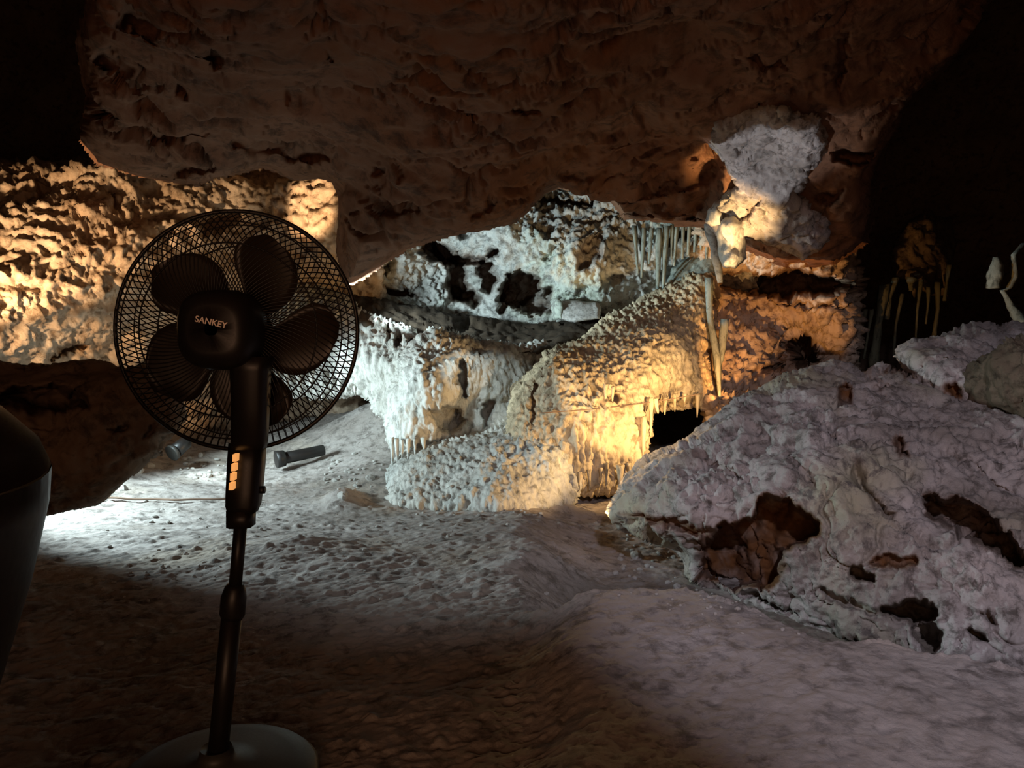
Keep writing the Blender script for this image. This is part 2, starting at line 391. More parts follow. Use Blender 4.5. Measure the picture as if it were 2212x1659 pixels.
cpits = [(arch, .55, 40, 0), (ell(465, 135, 16, 24, -20), .18, 8, .2), (ell(440, 120, 26, 9, 25), .14, 7, .2), (ell(385, 205, 20, 12, 40), .12, 8, 0),
         (ell(300, 60, 60, 40, 30), .25, 25, 0), (ell(240, 150, 50, 34, 40), .3, 18, 0), (ell(270, 195, 45, 16, 20), .22, 10, 0), (ell(230, 250, 40, 14, 0), .25, 10, 0), (ell(390, 300, 70, 14, -10), .15, 10, 0), (ell(400, 370, 80, 14, -5), .22, 10, 0),
         (ell(560, 320, 70, 22, 5), .15, 14, 0), (ell(660, 340, 60, 24, 0), .22, 16, .0), (ell(715, 115, 5, 12, -15), .06, 4, 0), (ell(620, 215, 5, 12, -15), .06, 4, 0), (ell(940, 215, 16, 6, 55), .06, 5, 0),
         (ell(815, 372, 20, 14, -35), .12, 8, 0), (ell(870, 375, 6, 9, 0), .07, 4, 0), (ell(1140, 240, 34, 16, 0), .14, 10, .3), (ell(1010, 245, 34, 6, 30), .08, 5, 0), (ell(1230, 225, 18, 6, -40), .07, 5, 0),
         (ell(1840, 330, 50, 26, 5), .3, 16, 0), (ell(1790, 415, 40, 12, -15), .15, 9, 0), (ell(1660, 135, 50, 12, 12), .12, 9, 0), (ell(1330, 120, 26, 7, -20), .08, 6, 0), (ell(1820, 130, 14, 70, 12), .2, 10, 0), (ell(860, 460, 60, 10, -12), .1, 8, 0),
         (ell(770, 455, 16, 6, -20), .06, 5, 0), (ell(690, 70, 6, 5), .05, 4, 0), (ell(830, 8, 9, 6), .05, 4, 0), (ell(1045, 445, 40, 8, -25), .08, 6, 0)]
o = rock('ceiling', ceil_poly, ceil_ctrl, M_ceil, step=5, disp=ceil_disp, w=70, R=.30, back=.9, shrink=-.4, pits=cpits)
tag(o, kind='structure')
# ceiling behind and above the camera, so the cave closes overhead
def build_overhead():
    n = 60; xs = np.linspace(-5, 5, n); ys = np.linspace(-4, 2.4, n); X, Y = np.meshgrid(xs, ys)
    Z = 2.75 + .12*Y*0 + .08*np.abs(X); V = np.stack([X, Y, Z], -1); V[..., 2] += rough(V.reshape(-1, 3), 1, .3, .4, .2).reshape(X.shape)
    idx = np.arange(n*n).reshape(n, n); q = np.stack([idx[:-1, :-1], idx[1:, :-1], idx[1:, 1:], idx[:-1, 1:]], -1).reshape(-1, 4)
    tag(mesh_obj('ceiling.001', V.reshape(-1, 3), q, M_ceil, attrs={'stain_shade': np.zeros(n*n)}), kind='structure')
build_overhead()

def left_disp(V):
    return rough(V, 2.1, .11, .28, .5) + .05*(ridged(V*6+2, 3)-.5) + .022*ridged(V*15, 2)
o = rock('wall_left', [(-420, 360), (-200, 335), (0, 345), (90, 352), (190, 350), (300, 330), (560, 290), (800, 330), (830, 640), (790, 900), (500, 960), (-420, 960)],
         [(-400, 350, 5.0), (0, 350, 5.6), (0, 600, 4.9), (0, 780, 4.9), (300, 400, 5.8), (300, 640, 5.5), (300, 800, 6.1), (150, 930, 6.4), (600, 400, 6.3), (750, 450, 6.2), (750, 700, 6.6), (600, 900, 7.0), (-400, 800, 4.3), (200, 520, 5.3)],
         M_left, step=4, disp=left_disp, w=30, R=.2, back=.6,
         pits=[(ell(100, 610, 200, 30, 8), -.18, 60, 0), (ell(560, 380, 120, 22, 5), .35, 16, 0), (ell(470, 480, 60, 26, -20), .2, 16, 0), (ell(90, 402, 18, 26), .15, 8, 0), (ell(70, 430, 60, 8, -12), .15, 7, 0), (ell(250, 430, 8, 36, -25), .15, 6, 0), (ell(140, 755, 50, 20, -20), .2, 12, 0)])
tag(o, kind='structure')

def back_disp(V):
    return rough(V, 1.6, .13, .25, .6) + bubbly(V, 9, .035) + bubbly(V+3, 21, .032) + .02*ridged(V*14, 2)
o = rock('wall_back', [(690, 620), (760, 560), (900, 440), (1100, 350), (1600, 330), (1640, 560), (1600, 800), (1200, 820), (690, 760)],
         [(760, 590, 6.6), (860, 560, 6.9), (960, 560, 7.4), (1080, 500, 6.9), (1200, 420, 7.3), (1250, 560, 6.7), (1250, 680, 6.9), (1400, 500, 6.9), (1500, 480, 6.8), (1540, 600, 7.1), (900, 690, 7.1), (1100, 690, 7.3), (1400, 660, 7.0), (1600, 800, 7.4)],
         M_back, step=3, disp=back_disp, solid=False,
         pits=[(ell(965, 555, 36, 30, 20), .8, 10, .6), (ell(1010, 560, 44, 20, 10), .6, 10, .6), (ell(985, 610, 28, 50, 15), .6, 10, .5), (ell(1050, 590, 20, 40, -10), .5, 8, .4), (ell(1125, 625, 46, 42, 0), .9, 10, .5), (ell(925, 540, 26, 34, -20), .8, 9, .4), (ell(1065, 545, 24, 14, -30), .5, 8, .3), (ell(1010, 640, 40, 22, 10), .7, 9, .4), (ell(1170, 655, 34, 30, 0), .8, 9, .4), (ell(830, 628, 70, 9, 8), .4, 6, .5), (ell(1090, 650, 14, 22, 20), .4, 7, .2), (ell(1020, 500, 30, 8, -20), .2, 6, .1), (ell(1300, 480, 40, 7, -12), .15, 6, .1), (ell(800, 590, 16, 12), .15, 6, 0), (ell(835, 585, 10, 20, 20), .15, 6, 0),
               (ell(1240, 443, 84, 6, 3), .5, 5, .5), (ell(1165, 395, 8, 14, 30), .3, 5, .4), (ell(1275, 545, 24, 40, 30), .18, 10, .4), (ell(1470, 510, 60, 10, -20), .5, 7, .6), (ell(1230, 700, 60, 8, 0), .4, 6, .7), (ell(1190, 545, 30, 12, -30), .12, 8, 0), (ell(1330, 600, 24, 12, -30), .12, 8, 0)])
tag(o, kind='structure')

o = rock('wall_right', [(1500, 480), (1760, 460), (1840, 540), (1862, 640), (1850, 740), (1840, 830), (1800, 900), (1540, 930), (1500, 800)],
         [(1540, 520, 6.4), (1700, 540, 6.2), (1850, 560, 6.6), (1600, 640, 6.9), (1640, 740, 6.5), (1800, 700, 6.5), (1860, 780, 6.7), (1740, 790, 7.3), (1600, 840, 6.1), (1700, 880, 5.8), (1950, 640, 7.4)],
         M_left, step=4, disp=lambda V: rough(V, 2.2, .12, .45, .6) + .085*(ridged(V*np.array([9,9,4.5]), 3)-.5) + .035*ridged(V*np.array([20,20,13]), 2), w=50, R=.3, back=.6,
         pits=[(ell(1700, 612, 175, 27, 3), .9, 16, .5), (ell(1735, 760, 46, 34, 55), .7, 12, .6), (ell(1660, 800, 34, 10, -10), .3, 8, .5), (ell(1745, 655, 90, 8, 10), .2, 8, .3), (ell(1680, 760, 16, 24), .15, 8, .2)])
tag(o, kind='structure')

# ------------------------------------------------------------------ flowstone
flow = empty('flowstone_formation', PV(1000, 1090, 4.8)); tag(flow, 'large pale rippled flowstone with curtains and rounded mounds in the cave centre', 'flowstone')
def under(o, p):
    o.parent = p; o.matrix_parent_inverse = Matrix.Translation(-p.location); return o
def fdisp(a=.024, f=18): return lambda V: drips(V, f, .22, a) + .05*fbm(V*3, 3) + .012*ridged(V*26, 2)
PUF = lambda V: bubbly(V, 19, .022) + drips(V, 18, .3, .012) + .05*fbm(V*3, 3)
under(rock('drip_curtain', [(545, 640), (640, 615), (740, 640), (780, 678), (835, 700), (890, 712), (925, 760), (910, 900), (850, 960), (832, 905), (815, 890), (800, 858), (770, 842), (740, 852), (715, 846), (690, 853), (655, 848), (620, 850), (560, 848)],
     [(560, 660, 6.2), (750, 660, 6.1), (880, 720, 5.8), (700, 760, 5.95), (560, 840, 6.3), (780, 800, 5.75), (860, 860, 5.6), (750, 840, 6.0)], M_flow, step=2.6, disp=fdisp(.030, 15), w=36, R=.16, back=.5,
     pits=[(ell(862, 740, 9, 24, 5), .2, 5, .5), (ell(886, 748, 6, 20, 0), .18, 4, .5), (ell(840, 725, 6, 18, 5), .12, 4, .3)]), flow)
under(rock('cascade_dome', [(880, 760), (905, 728), (935, 714), (985, 730), (1040, 748), (1100, 750), (1170, 738), (1215, 760), (1190, 850), (1172, 930), (1110, 945), (1000, 968), (900, 966), (848, 955), (836, 905), (845, 850)],
     [(930, 730, 5.7), (900, 820, 5.35), (850, 880, 5.45), (960, 860, 5.35), (1000, 880, 5.75), (1060, 830, 5.7), (1120, 820, 5.9), (1150, 760, 6.0), (1060, 940, 5.6), (900, 950, 5.4), (1180, 900, 5.8)], M_flow, step=2.6, disp=lambda V: fdisp(.022, 18)(V) + bubbly(V, 18, .012), w=34, R=.14, back=.5,
     pits=[(ell(992, 820, 15, 40, -8), .28, 9, .15), (ell(965, 905, 44, 34, 30), .26, 14, .1), (ell(1055, 900, 14, 44, 4), .22, 8, .1), (ell(1030, 760, 26, 12, 20), .1, 8, .0), (ell(1150, 820, 10, 44, 10), .16, 8, .1)]), flow)
under(rock('cascade_slope', [(1100, 925), (1112, 840), (1150, 805), (1170, 782), (1180, 762), (1250, 736), (1300, 702), (1380, 650), (1450, 612), (1545, 586), (1542, 700), (1522, 760), (1540, 850), (1532, 890), (1500, 868), (1462, 880), (1405, 888), (1395, 950), (1385, 1030), (1340, 1062), (1250, 1066), (1180, 1078), (1130, 1040), (1100, 980)],
     [(1140, 860, 5.35), (1200, 800, 5.35), (1250, 745, 5.7), (1350, 680, 6.1), (1450, 625, 6.4), (1520, 620, 6.35), (1520, 750, 6.0), (1400, 760, 5.55), (1300, 850, 5.2), (1400, 870, 5.35), (1520, 860, 5.9), (1250, 950, 5.05), (1380, 1000, 5.15), (1200, 1050, 5.0), (1330, 1050, 5.2), (1160, 940, 5.15)], M_flow_warm, step=2.6, disp=fdisp(.026, 19), w=34, R=.14, back=.5,
     pits=[(ell(1158, 870, 8, 56, 3), .14, 6, .4), (ell(1290, 700, 60, 5, -3), .05, 4, .2), (ell(1380, 745, 90, 5, 8), .05, 4, .2), (ell(1440, 668, 50, 4, 0), .06, 4, .2), (ell(1325, 860, 9, 12), .1, 5, .4), (ell(1450, 870, 60, 10, -10), .14, 8, .3), (ell(1140, 985, 40, 6, 20), .08, 5, .4)]), flow)
under(rock('lower_mound', [(828, 1075), (842, 1030), (856, 1000), (900, 965), (960, 948), (1030, 932), (1100, 920), (1200, 932), (1245, 980), (1262, 1040), (1240, 1085), (1180, 1110), (1100, 1118), (1000, 1112), (900, 1100), (845, 1100)],
     [(850, 1010, 5.25), (900, 970, 5.35), (1050, 935, 5.4), (1050, 1010, 4.9), (1000, 1090, 4.7), (870, 1080, 4.85), (1150, 1090, 4.7), (1200, 980, 5.0), (1240, 1060, 4.95)], M_flow, step=2.6, disp=PUF, w=40, R=.16, back=.4), flow)
def stal(name, pts, rads, mat, parent, seed=0, n=8):
    """a dripstone: tapering tube through pts"""
    vs, fs = [], []; r0 = random.Random(seed); m = len(pts)
    P0 = [Vector(p) for p in pts]; sub = []
    for i in range(m-1):
        k = 5
        for j in range(k + (i == m-2)): t = j/k; sub.append((P0[i].lerp(P0[i+1], t), rads[i]*(1-t) + rads[i+1]*t))
    for i, (c, r) in enumerate(sub):
        for j in range(n):
            a = 2*math.pi*j/n; rr = r*(1 + .18*math.sin(j*2.1 + i*.3 + seed) + r0.uniform(-.16, .16))
            vs.append((c.x + rr*math.cos(a), c.y + rr*math.sin(a), c.z + r0.uniform(-.2, .2)*r))
    for i in range(len(sub)-1):
        for j in range(n): fs.append((i*n+j, (i+1)*n+j, (i+1)*n+(j+1) % n, i*n+(j+1) % n))
    fs.append(tuple(range(n))); fs.append(tuple(reversed(range(len(vs)-n, len(vs)))))
    o = mesh_obj(name, vs, fs, mat)
    if parent is not None: under(o, parent)
    return o
def px_r(w, d): return w*d/FPX/2
def stal_px(x0, y0, x1, y1, w0, w1, d, mat, parent, seed, name='stalactite', mid=None):
    pts = [PV(x0, y0, d)]; rs = [px_r(w0, d)]
    if mid: pts.append(PV(mid[0], mid[1], d)); rs.append(px_r(mid[2], d))
    pts.append(PV(x1, y1, d)); rs.append(px_r(w1, d))
    return stal(name, pts, rs, mat, parent, seed)
k = 0
for (x, y0, y1, w, d) in [(575, 800, 856, 13, 6.05), (600, 800, 868, 14, 6.0), (622, 800, 852, 12, 6.0), (648, 800, 862, 14, 6.0), (672, 800, 850, 12, 5.95), (697, 800, 864, 13, 5.95), (716, 800, 856, 11, 5.95), (733, 800, 862, 13, 5.9), (750, 800, 852, 11, 5.9), (766, 805, 852, 12, 5.9),
        (847, 722, 776, 8, 5.78), (874, 735, 785, 7, 5.72), (828, 718, 760, 7, 5.84),
        (846, 945, 1010, 9, 5.33), (858, 948, 1006, 8, 5.33), (870, 950, 1010, 8, 5.32), (884, 948, 1000, 9, 5.32), (898, 948, 992, 8, 5.32), (914, 945, 980, 8, 5.32),
        (1285, 860, 885, 9, 5.1), (1310, 830, 870, 9, 5.15), (1326, 835, 880, 8, 5.15), (1404, 860, 960, 10, 5.25), (1418, 860, 905, 9, 5.25), (1437, 855, 898, 9, 5.4), (1460, 850, 892, 9, 5.5), (1482, 850, 880, 9, 5.6), (1505, 850, 905, 12, 5.7), (1392, 900, 1030, 11, 5.15),
        (1312, 1000, 1052, 8, 5.05), (1340, 1005, 1062, 12, 5.0), (1360, 1000, 1040, 8, 5.1), (1296, 1010, 1048, 7, 5.05), (1250, 1020, 1062, 8, 4.95), (1270, 1015, 1068, 8, 4.98)]:
    stal_px(x + random.uniform(-3, 3), y0, x + random.uniform(-4, 4), y1 - random.uniform(0, .35)*(y1-y0)*(x > 1200), w*random.uniform(.9, 1.6), random.uniform(1.5, 4), d, M_flow_warm if x > 1200 else M_flow, flow, k); k += 1

# shelf above the flowstone
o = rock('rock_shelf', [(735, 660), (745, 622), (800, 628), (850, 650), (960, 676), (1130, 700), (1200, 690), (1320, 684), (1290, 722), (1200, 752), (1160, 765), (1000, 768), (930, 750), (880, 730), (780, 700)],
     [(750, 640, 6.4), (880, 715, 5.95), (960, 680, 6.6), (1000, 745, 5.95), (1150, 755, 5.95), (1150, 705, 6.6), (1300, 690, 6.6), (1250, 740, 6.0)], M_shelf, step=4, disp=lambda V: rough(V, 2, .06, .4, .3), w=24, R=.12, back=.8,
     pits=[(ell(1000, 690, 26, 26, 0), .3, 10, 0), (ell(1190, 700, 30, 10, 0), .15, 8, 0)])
tag(o, 'flat dark brown rock ledge behind the top of the flowstone', 'rock')
o = rock('pale_block', [(1205, 655), (1225, 648), (1290, 652), (1300, 664), (1296, 690), (1240, 696), (1208, 690)], [(1205, 670, 6.55), (1250, 650, 6.6), (1300, 670, 6.5), (1250, 690, 6.45)], M_stone, step=3, disp=lambda V: rough(V, 3, .02, .4, .3), w=10, R=.06, back=.25)
tag(o, 'pale squared rock block standing at the foot of the rear wall', 'rock')
o = rock('pale_block', [(1188, 650), (1204, 644), (1216, 655), (1215, 690), (1196, 690)], [(1190, 670, 6.6), (1215, 670, 6.5), (1200, 650, 6.6)], M_back, step=3, disp=lambda V: rough(V, 3, .02, .4, .3), w=8, R=.05, back=.2)
tag(o, 'narrow grey upright stone wedged left of the pale squared block', 'rock')

# draperies at the top right of the recess
dr = empty('dripstone_drapery', PV(1470, 640, 6.5)); tag(dr, 'grey green row of thin stalactites above the warm lit flowstone slope', 'stalactites')
for i, (x0, y0, x1, y1, w) in enumerate([(1370, 500, 1378, 590, 9), (1392, 505, 1386, 600, 9), (1408, 505, 1402, 570, 8), (1424, 505, 1420, 636, 11), (1440, 500, 1432, 625, 12), (1452, 498, 1450, 560, 7), (1462, 495, 1456, 575, 9), (1476, 492, 1474, 560, 8), (1490, 490, 1486, 552, 8), (1504, 488, 1500, 545, 8), (1516, 488, 1514, 540, 8), (1528, 486, 1526, 560, 9)]):
    stal_px(x0, y0-12, x1, y1, w*1.3, w*.55, 6.5, M_green, dr, 40+i)
under(rock('drapery_mound', [(1440, 615), (1455, 580), (1490, 548), (1530, 535), (1550, 560), (1550, 600), (1500, 620), (1450, 630)], [(1450, 610, 6.55), (1500, 560, 6.6), (1545, 590, 6.45), (1500, 610, 6.45)], M_green, step=3, disp=lambda V: rough(V, 3, .03, .3, .5), w=24, R=.12, back=.3), dr)
pl = empty('hanging_drip_column', PV(1550, 880, 5.9)); tag(pl, 'narrow grey green dripstone column hanging right of the warm flowstone slope', 'stalactite')
stal('upper_drip', [PV(1532, 485, 5.4), PV(1546, 540, 5.5), PV(1556, 610, 5.7)], [.05, .038, .02], M_back, pl, 3)
stal('side_drip', [PV(1532, 600, 6.1), PV(1534, 690, 6.0), PV(1548, 770, 5.9), PV(1556, 880, 5.85)], [.03, .022, .03, .01], M_green, pl, 5)
stal('side_drip', [PV(1566, 690, 6.0), PV(1558, 760, 5.95), PV(1552, 800, 5.9)], [.03, .028, .02], M_green, pl, 6)

# hanging lobe, its grey top shaped to the pool of cool light
o = rock('hanging_rock_lobe', [(1530, 478), (1545, 440), (1595, 400), (1570, 350), (1535, 305), (1545, 265), (1600, 238), (1690, 230), (1775, 255), (1785, 330), (1750, 372), (1722, 420), (1745, 445), (1792, 470), (1788, 515), (1735, 556), (1690, 535), (1640, 520), (1620, 512), (1550, 505)],
     [(1560, 470, 4.75), (1620, 330, 4.2), (1550, 290, 3.85), (1700, 265, 3.75), (1640, 240, 3.68), (1770, 300, 3.95), (1680, 430, 4.5), (1760, 500, 4.75), (1620, 500, 4.75), (1740, 540, 4.85)], M_bould, step=3, disp=lambda V: rough(V, 2.2, .05, .3, .4) + .02*ridged(V*np.array([9, 9, 5]), 3) + cracks(V, 4, .07, .03), w=30, R=.14, back=.5, shrink=-.2,
     pits=[(ell(1620, 455, 6, 50, 35), .06, 5, .3), (ell(1770, 490, 8, 8), .05, 4, .5), (ell(1755, 510, 7, 6), .05, 4, .5)])
tag(o, 'rock lobe hanging from the ceiling, half cool lit and half warm lit', 'rock')
o = rock('hanging_rock_tongue', [(1548, 500), (1556, 475), (1585, 462), (1606, 480), (1612, 520), (1612, 560), (1590, 580), (1562, 577), (1552, 545)],
     [(1555, 520, 4.8), (1580, 500, 4.66), (1612, 520, 4.8), (1580, 570, 4.72)], M_flow, step=3, disp=lambda V: rough(V, 2.6, .025, .4, .5), w=30, R=.14, back=.3)
tag(o, 'smooth bright cream rock tongue hanging below the ceiling lobe', 'rock')
o = rock('knob_of_rock', [(1524, 480), (1530, 452), (1548, 440), (1562, 462), (1558, 484), (1535, 488)], [(1530, 470, 4.78), (1550, 460, 4.7), (1545, 484, 4.75)], M_flow, step=3, disp=lambda V: rough(V, 3, .02, .4, .4), w=18, R=.09, back=.25)
tag(o, 'small rounded knob of rock left of the bright cream tongue', 'rock')

# right draperies
rd = empty('stalactite_cluster', PV(1940, 790, 7.2)); tag(rd, 'dim olive stalactites and columns in the dark hollow above the right boulder', 'stalactites')
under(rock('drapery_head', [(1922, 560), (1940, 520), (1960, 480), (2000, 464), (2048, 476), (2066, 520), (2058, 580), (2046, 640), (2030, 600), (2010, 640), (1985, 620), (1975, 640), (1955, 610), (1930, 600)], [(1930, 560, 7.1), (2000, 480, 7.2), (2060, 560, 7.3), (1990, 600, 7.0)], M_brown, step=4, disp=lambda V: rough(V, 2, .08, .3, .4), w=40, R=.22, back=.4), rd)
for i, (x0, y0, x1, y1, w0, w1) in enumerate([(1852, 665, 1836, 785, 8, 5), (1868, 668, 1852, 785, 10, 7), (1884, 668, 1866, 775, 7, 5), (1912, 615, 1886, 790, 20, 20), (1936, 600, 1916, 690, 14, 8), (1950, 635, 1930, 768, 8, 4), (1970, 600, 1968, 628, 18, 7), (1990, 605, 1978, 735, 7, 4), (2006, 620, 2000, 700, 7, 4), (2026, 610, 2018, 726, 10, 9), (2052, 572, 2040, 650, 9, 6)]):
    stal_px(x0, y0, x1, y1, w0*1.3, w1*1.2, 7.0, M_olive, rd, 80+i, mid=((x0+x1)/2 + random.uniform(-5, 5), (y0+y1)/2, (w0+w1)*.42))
o = stal('pale_stalagmite', [PV(2152, 556, 6.4), PV(2150, 590, 6.4), PV(2146, 624, 6.4)], [.025, .06, .045], M_green, None, 11)
tag(o, 'pale green pointed dripstone in the black hollow at the right edge', 'stalagmite')
o = stal('arched_dripstone', [PV(2212, 525, 6.5), PV(2190, 550, 6.4), PV(2192, 600, 6.4), PV(2180, 622, 6.4), PV(2166, 628, 6.4), PV(2184, 660, 6.4), PV(2212, 700, 6.3)], [.02, .02, .03, .025, .02, .03, .07], M_green, None, 12)
tag(o, 'thin bent dripstone arch at the right edge of the black hollow', 'dripstone')

# ------------------------------------------------------------------ boulders
bp = [(1310, 1108), (1318, 1085), (1335, 1045), (1350, 1025), (1375, 1002), (1440, 975), (1505, 942), (1545, 895), (1580, 862), (1620, 845), (1700, 806), (1750, 786), (1790, 776), (1835, 784), (1865, 806), (1900, 786), (1930, 800), (1980, 820), (2080, 870), (2400, 900),
      (2500, 1560), (2300, 1500), (2212, 1480), (2100, 1470), (1950, 1440), (1850, 1420), (1750, 1400), (1640, 1340), (1560, 1290), (1490, 1260), (1470, 1210), (1420, 1172), (1350, 1150)]
pocket = [(1498, 1260), (1505, 1190), (1550, 1135), (1625, 1112), (1640, 1080), (1690, 1066), (1740, 1105), (1776, 1130), (1765, 1165), (1700, 1195), (1690, 1250), (1660, 1276), (1560, 1275)]
chasm = [(2002, 1050), (2040, 1058), (2130, 1098), (2212, 1190), (2300, 1260), (2212, 1222), (2100, 1186), (2040, 1150), (2000, 1110)]
def bould_disp(V):
    return rough(V, 1.5, .075, .22, .22) + .045*(ridged(V*np.array([5, 5, 3])+9, 4)-.6) + cracks(V, 3.2, .06, .035) + cracks(V+4, 8, .09, .016) + .010*ridged(V*20, 2) - .05*np.clip(.26 - worley(V*6+3)[0], 0, 1)*2
o = rock('boulder', bp,
     [(1320, 1100, 3.7), (1400, 1010, 3.75), (1450, 1050, 3.45), (1600, 900, 3.75), (1600, 1000, 3.45), (1800, 800, 4.0), (1900, 860, 3.75), (1750, 950, 3.35), (1950, 1050, 3.1), (2150, 900, 3.5), (2212, 1050, 3.1), (1600, 1090, 3.25), (1700, 1200, 3.1), (1480, 1200, 3.45),
      (1850, 1200, 2.95), (1950, 1330, 2.85), (2100, 1250, 2.75), (2212, 1400, 2.65), (2400, 1300, 2.5), (1700, 1340, 3.15), (1560, 1260, 3.4), (2050, 1120, 3.0)],
     M_bould, step=3.6, disp=bould_disp, w=60, R=.2, back=.25, shrink=.6,
     pits=[(pocket, .42, 14, .9), (chasm, .5, 14, .55), (ell(1470, 1135, 115, 12, 12), .10, 9, .85), (ell(1560, 1170, 60, 20, 0), .1, 10, .8), (ell(1862, 1238, 36, 15, 14), .25, 8, .3), (ell(1975, 1322, 66, 26, 2), .42, 10, .2), (ell(2000, 1370, 40, 34, 0), .3, 12, .1),
           (ell(1826, 846, 19, 22), .14, 7, 1), (ell(1905, 832, 26, 6, 0), .08, 5, .3), (ell(1900, 815, 5, 4), .05, 3, .3), (ell(1950, 802, 34, 9, -4), .12, 6, .8), (ell(1800, 942, 14, 10, 20), .08, 6, 0), (ell(1948, 966, 15, 24, -10), .15, 8, .7), (ell(1930, 1212, 56, 14, 4), .08, 7, .9),
           (ell(2130, 1330, 24, 9, 35), .1, 7, 0), (ell(2110, 1370, 24, 12, 30), .14, 7, 0), (ell(1840, 1300, 90, 12, 20), .08, 8, 0), (ell(1735, 1020, 14, 60, -35), .05, 10, 0), (ell(1880, 1060, 18, 90, -35), .10, 16, .15), (ell(1640, 950, 30, 50, 20), .06, 14, 0),
           (ell(1465, 1010, 14, 16), .03, 6, 0), (ell(1560, 1010, 60, 10, 30), .06, 8, 0), (ell(2120, 1020, 100, 12, 30), .05, 10, 0), (ell(1660, 1310, 80, 10, 20), .1, 8, 0), (ell(1880, 1390, 50, 12, 25), .12, 8, 0), (ell(1790, 1080, 6, 40, -20), .03, 4, 0)],
     stain_shade=[(ell(1480, 990, 50, 14, -20), 8, .35), (ell(1560, 1000, 30, 16, -20), 8, .3)])
tag(o, 'huge pitted grey limestone boulder filling the right side, with orange pockets', 'boulder')
o = rock('boulder', [(1938, 770), (1945, 752), (1970, 736), (2040, 724), (2100, 706), (2135, 702), (2160, 715), (2185, 698), (2215, 708), (2420, 680), (2480, 900), (2200, 900), (2080, 870), (2040, 860), (1990, 820), (1960, 796)],
     [(1945, 770, 4.1), (2050, 760, 4.0), (2130, 720, 4.2), (2200, 800, 3.9), (2400, 760, 4.0), (2080, 850, 3.75)], M_bould, step=4, disp=bould_disp, w=40, R=.2, back=.8,
     pits=[(ell(2160, 712, 6, 16, 20), .12, 5, .2), (ell(2062, 842, 18, 14, 20), .14, 6, .9), (ell(2040, 790, 60, 7, -15), .05, 6, 0)])
tag(o, 'pale grey upper boulder at the right edge, behind the huge pitted one', 'boulder')
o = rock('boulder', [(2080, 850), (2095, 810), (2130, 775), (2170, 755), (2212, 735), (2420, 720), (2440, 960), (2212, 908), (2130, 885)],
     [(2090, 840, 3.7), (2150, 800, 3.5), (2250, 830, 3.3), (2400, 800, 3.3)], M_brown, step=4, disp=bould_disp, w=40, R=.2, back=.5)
tag(o, 'rounded olive brown boulder resting at the right edge', 'boulder')
o = rock('overhanging_rock', [(-420, 770), (-200, 786), (0, 790), (90, 784), (200, 785), (262, 803), (330, 815), (385, 845), (402, 900), (380, 945), (362, 960), (352, 985), (300, 1010), (240, 1052), (205, 1086), (115, 1112), (0, 1135), (-420, 1200)],
     [(-400, 800, 2.7), (0, 800, 3.25), (200, 800, 3.3), (380, 900, 3.25), (200, 950, 3.1), (0, 950, 2.95), (200, 1080, 3.15), (0, 1120, 3.1), (-400, 1100, 2.6)], M_dark, step=4, disp=lambda V: rough(V, 1.6, .07, .25, .3) + cracks(V, 3, .06, .03), w=50, R=.14, back=.12,
     pits=[(ell(90, 870, 120, 36, 5), .35, 24, 0), (ell(260, 925, 26, 6, -8), .08, 5, 0), (ell(320, 930, 8, 20, 35), .06, 5, 0)])
tag(o, 'dark unlit rock overhang at the left, above the bright floor', 'rock')

# ------------------------------------------------------------------ stones
def pebble_mesh(seed, flat=.6, n=10, mm=7):
    r = random.Random(seed); vs, fs = [], []
    for i in range(1, mm):
        t = math.pi*i/mm
        for j in range(n):
            a = 2*math.pi*j/n; v = Vector((math.sin(t)*math.cos(a), math.sin(t)*math.sin(a)*.75, math.cos(t)*flat))
            from mathutils import noise as mn
            v *= 1 + .35*mn.noise(v*1.6 + Vector((seed*3.1, 0, 0))); vs.append(v)
    vs += [Vector((0, 0, flat)), Vector((0, 0, -flat))]
    for i in range(mm-2):
        for j in range(n): fs.append((i*n+j, (i+1)*n+j, (i+1)*n+(j+1) % n, i*n+(j+1) % n))
    T = len(vs)-2
    for j in range(n): fs.append((j, (j+1) % n, T)); fs.append(((mm-2)*n+(j+1) % n, (mm-2)*n+j, T+1))
    me = bpy.data.meshes.new('stone'); me.from_pydata([tuple(v) for v in vs], [], fs); me.materials.append(M_stone)
    me.update(); return me
PM = [pebble_mesh(s, .45 + .06*s) for s in range(6)]
def stone(px, py, w, label, group=None, name='stone', sink=.25):
    h = on_floor(px, py)
    if h is None: return
    d = (h - Vector((0, 0, CAMZ))).length
    o = bpy.data.objects.new(name, PM[random.randrange(6)]); COL.objects.link(o)
    r = w*d/FPX/2; o.location = h + Vector((0, 0, r*sink)); o.scale = (r, r, r)
    o.rotation_euler = (random.uniform(-.3, .3), random.uniform(-.3, .3), random.uniform(0, 6.28))
    return tag(o, label, 'stone', group)
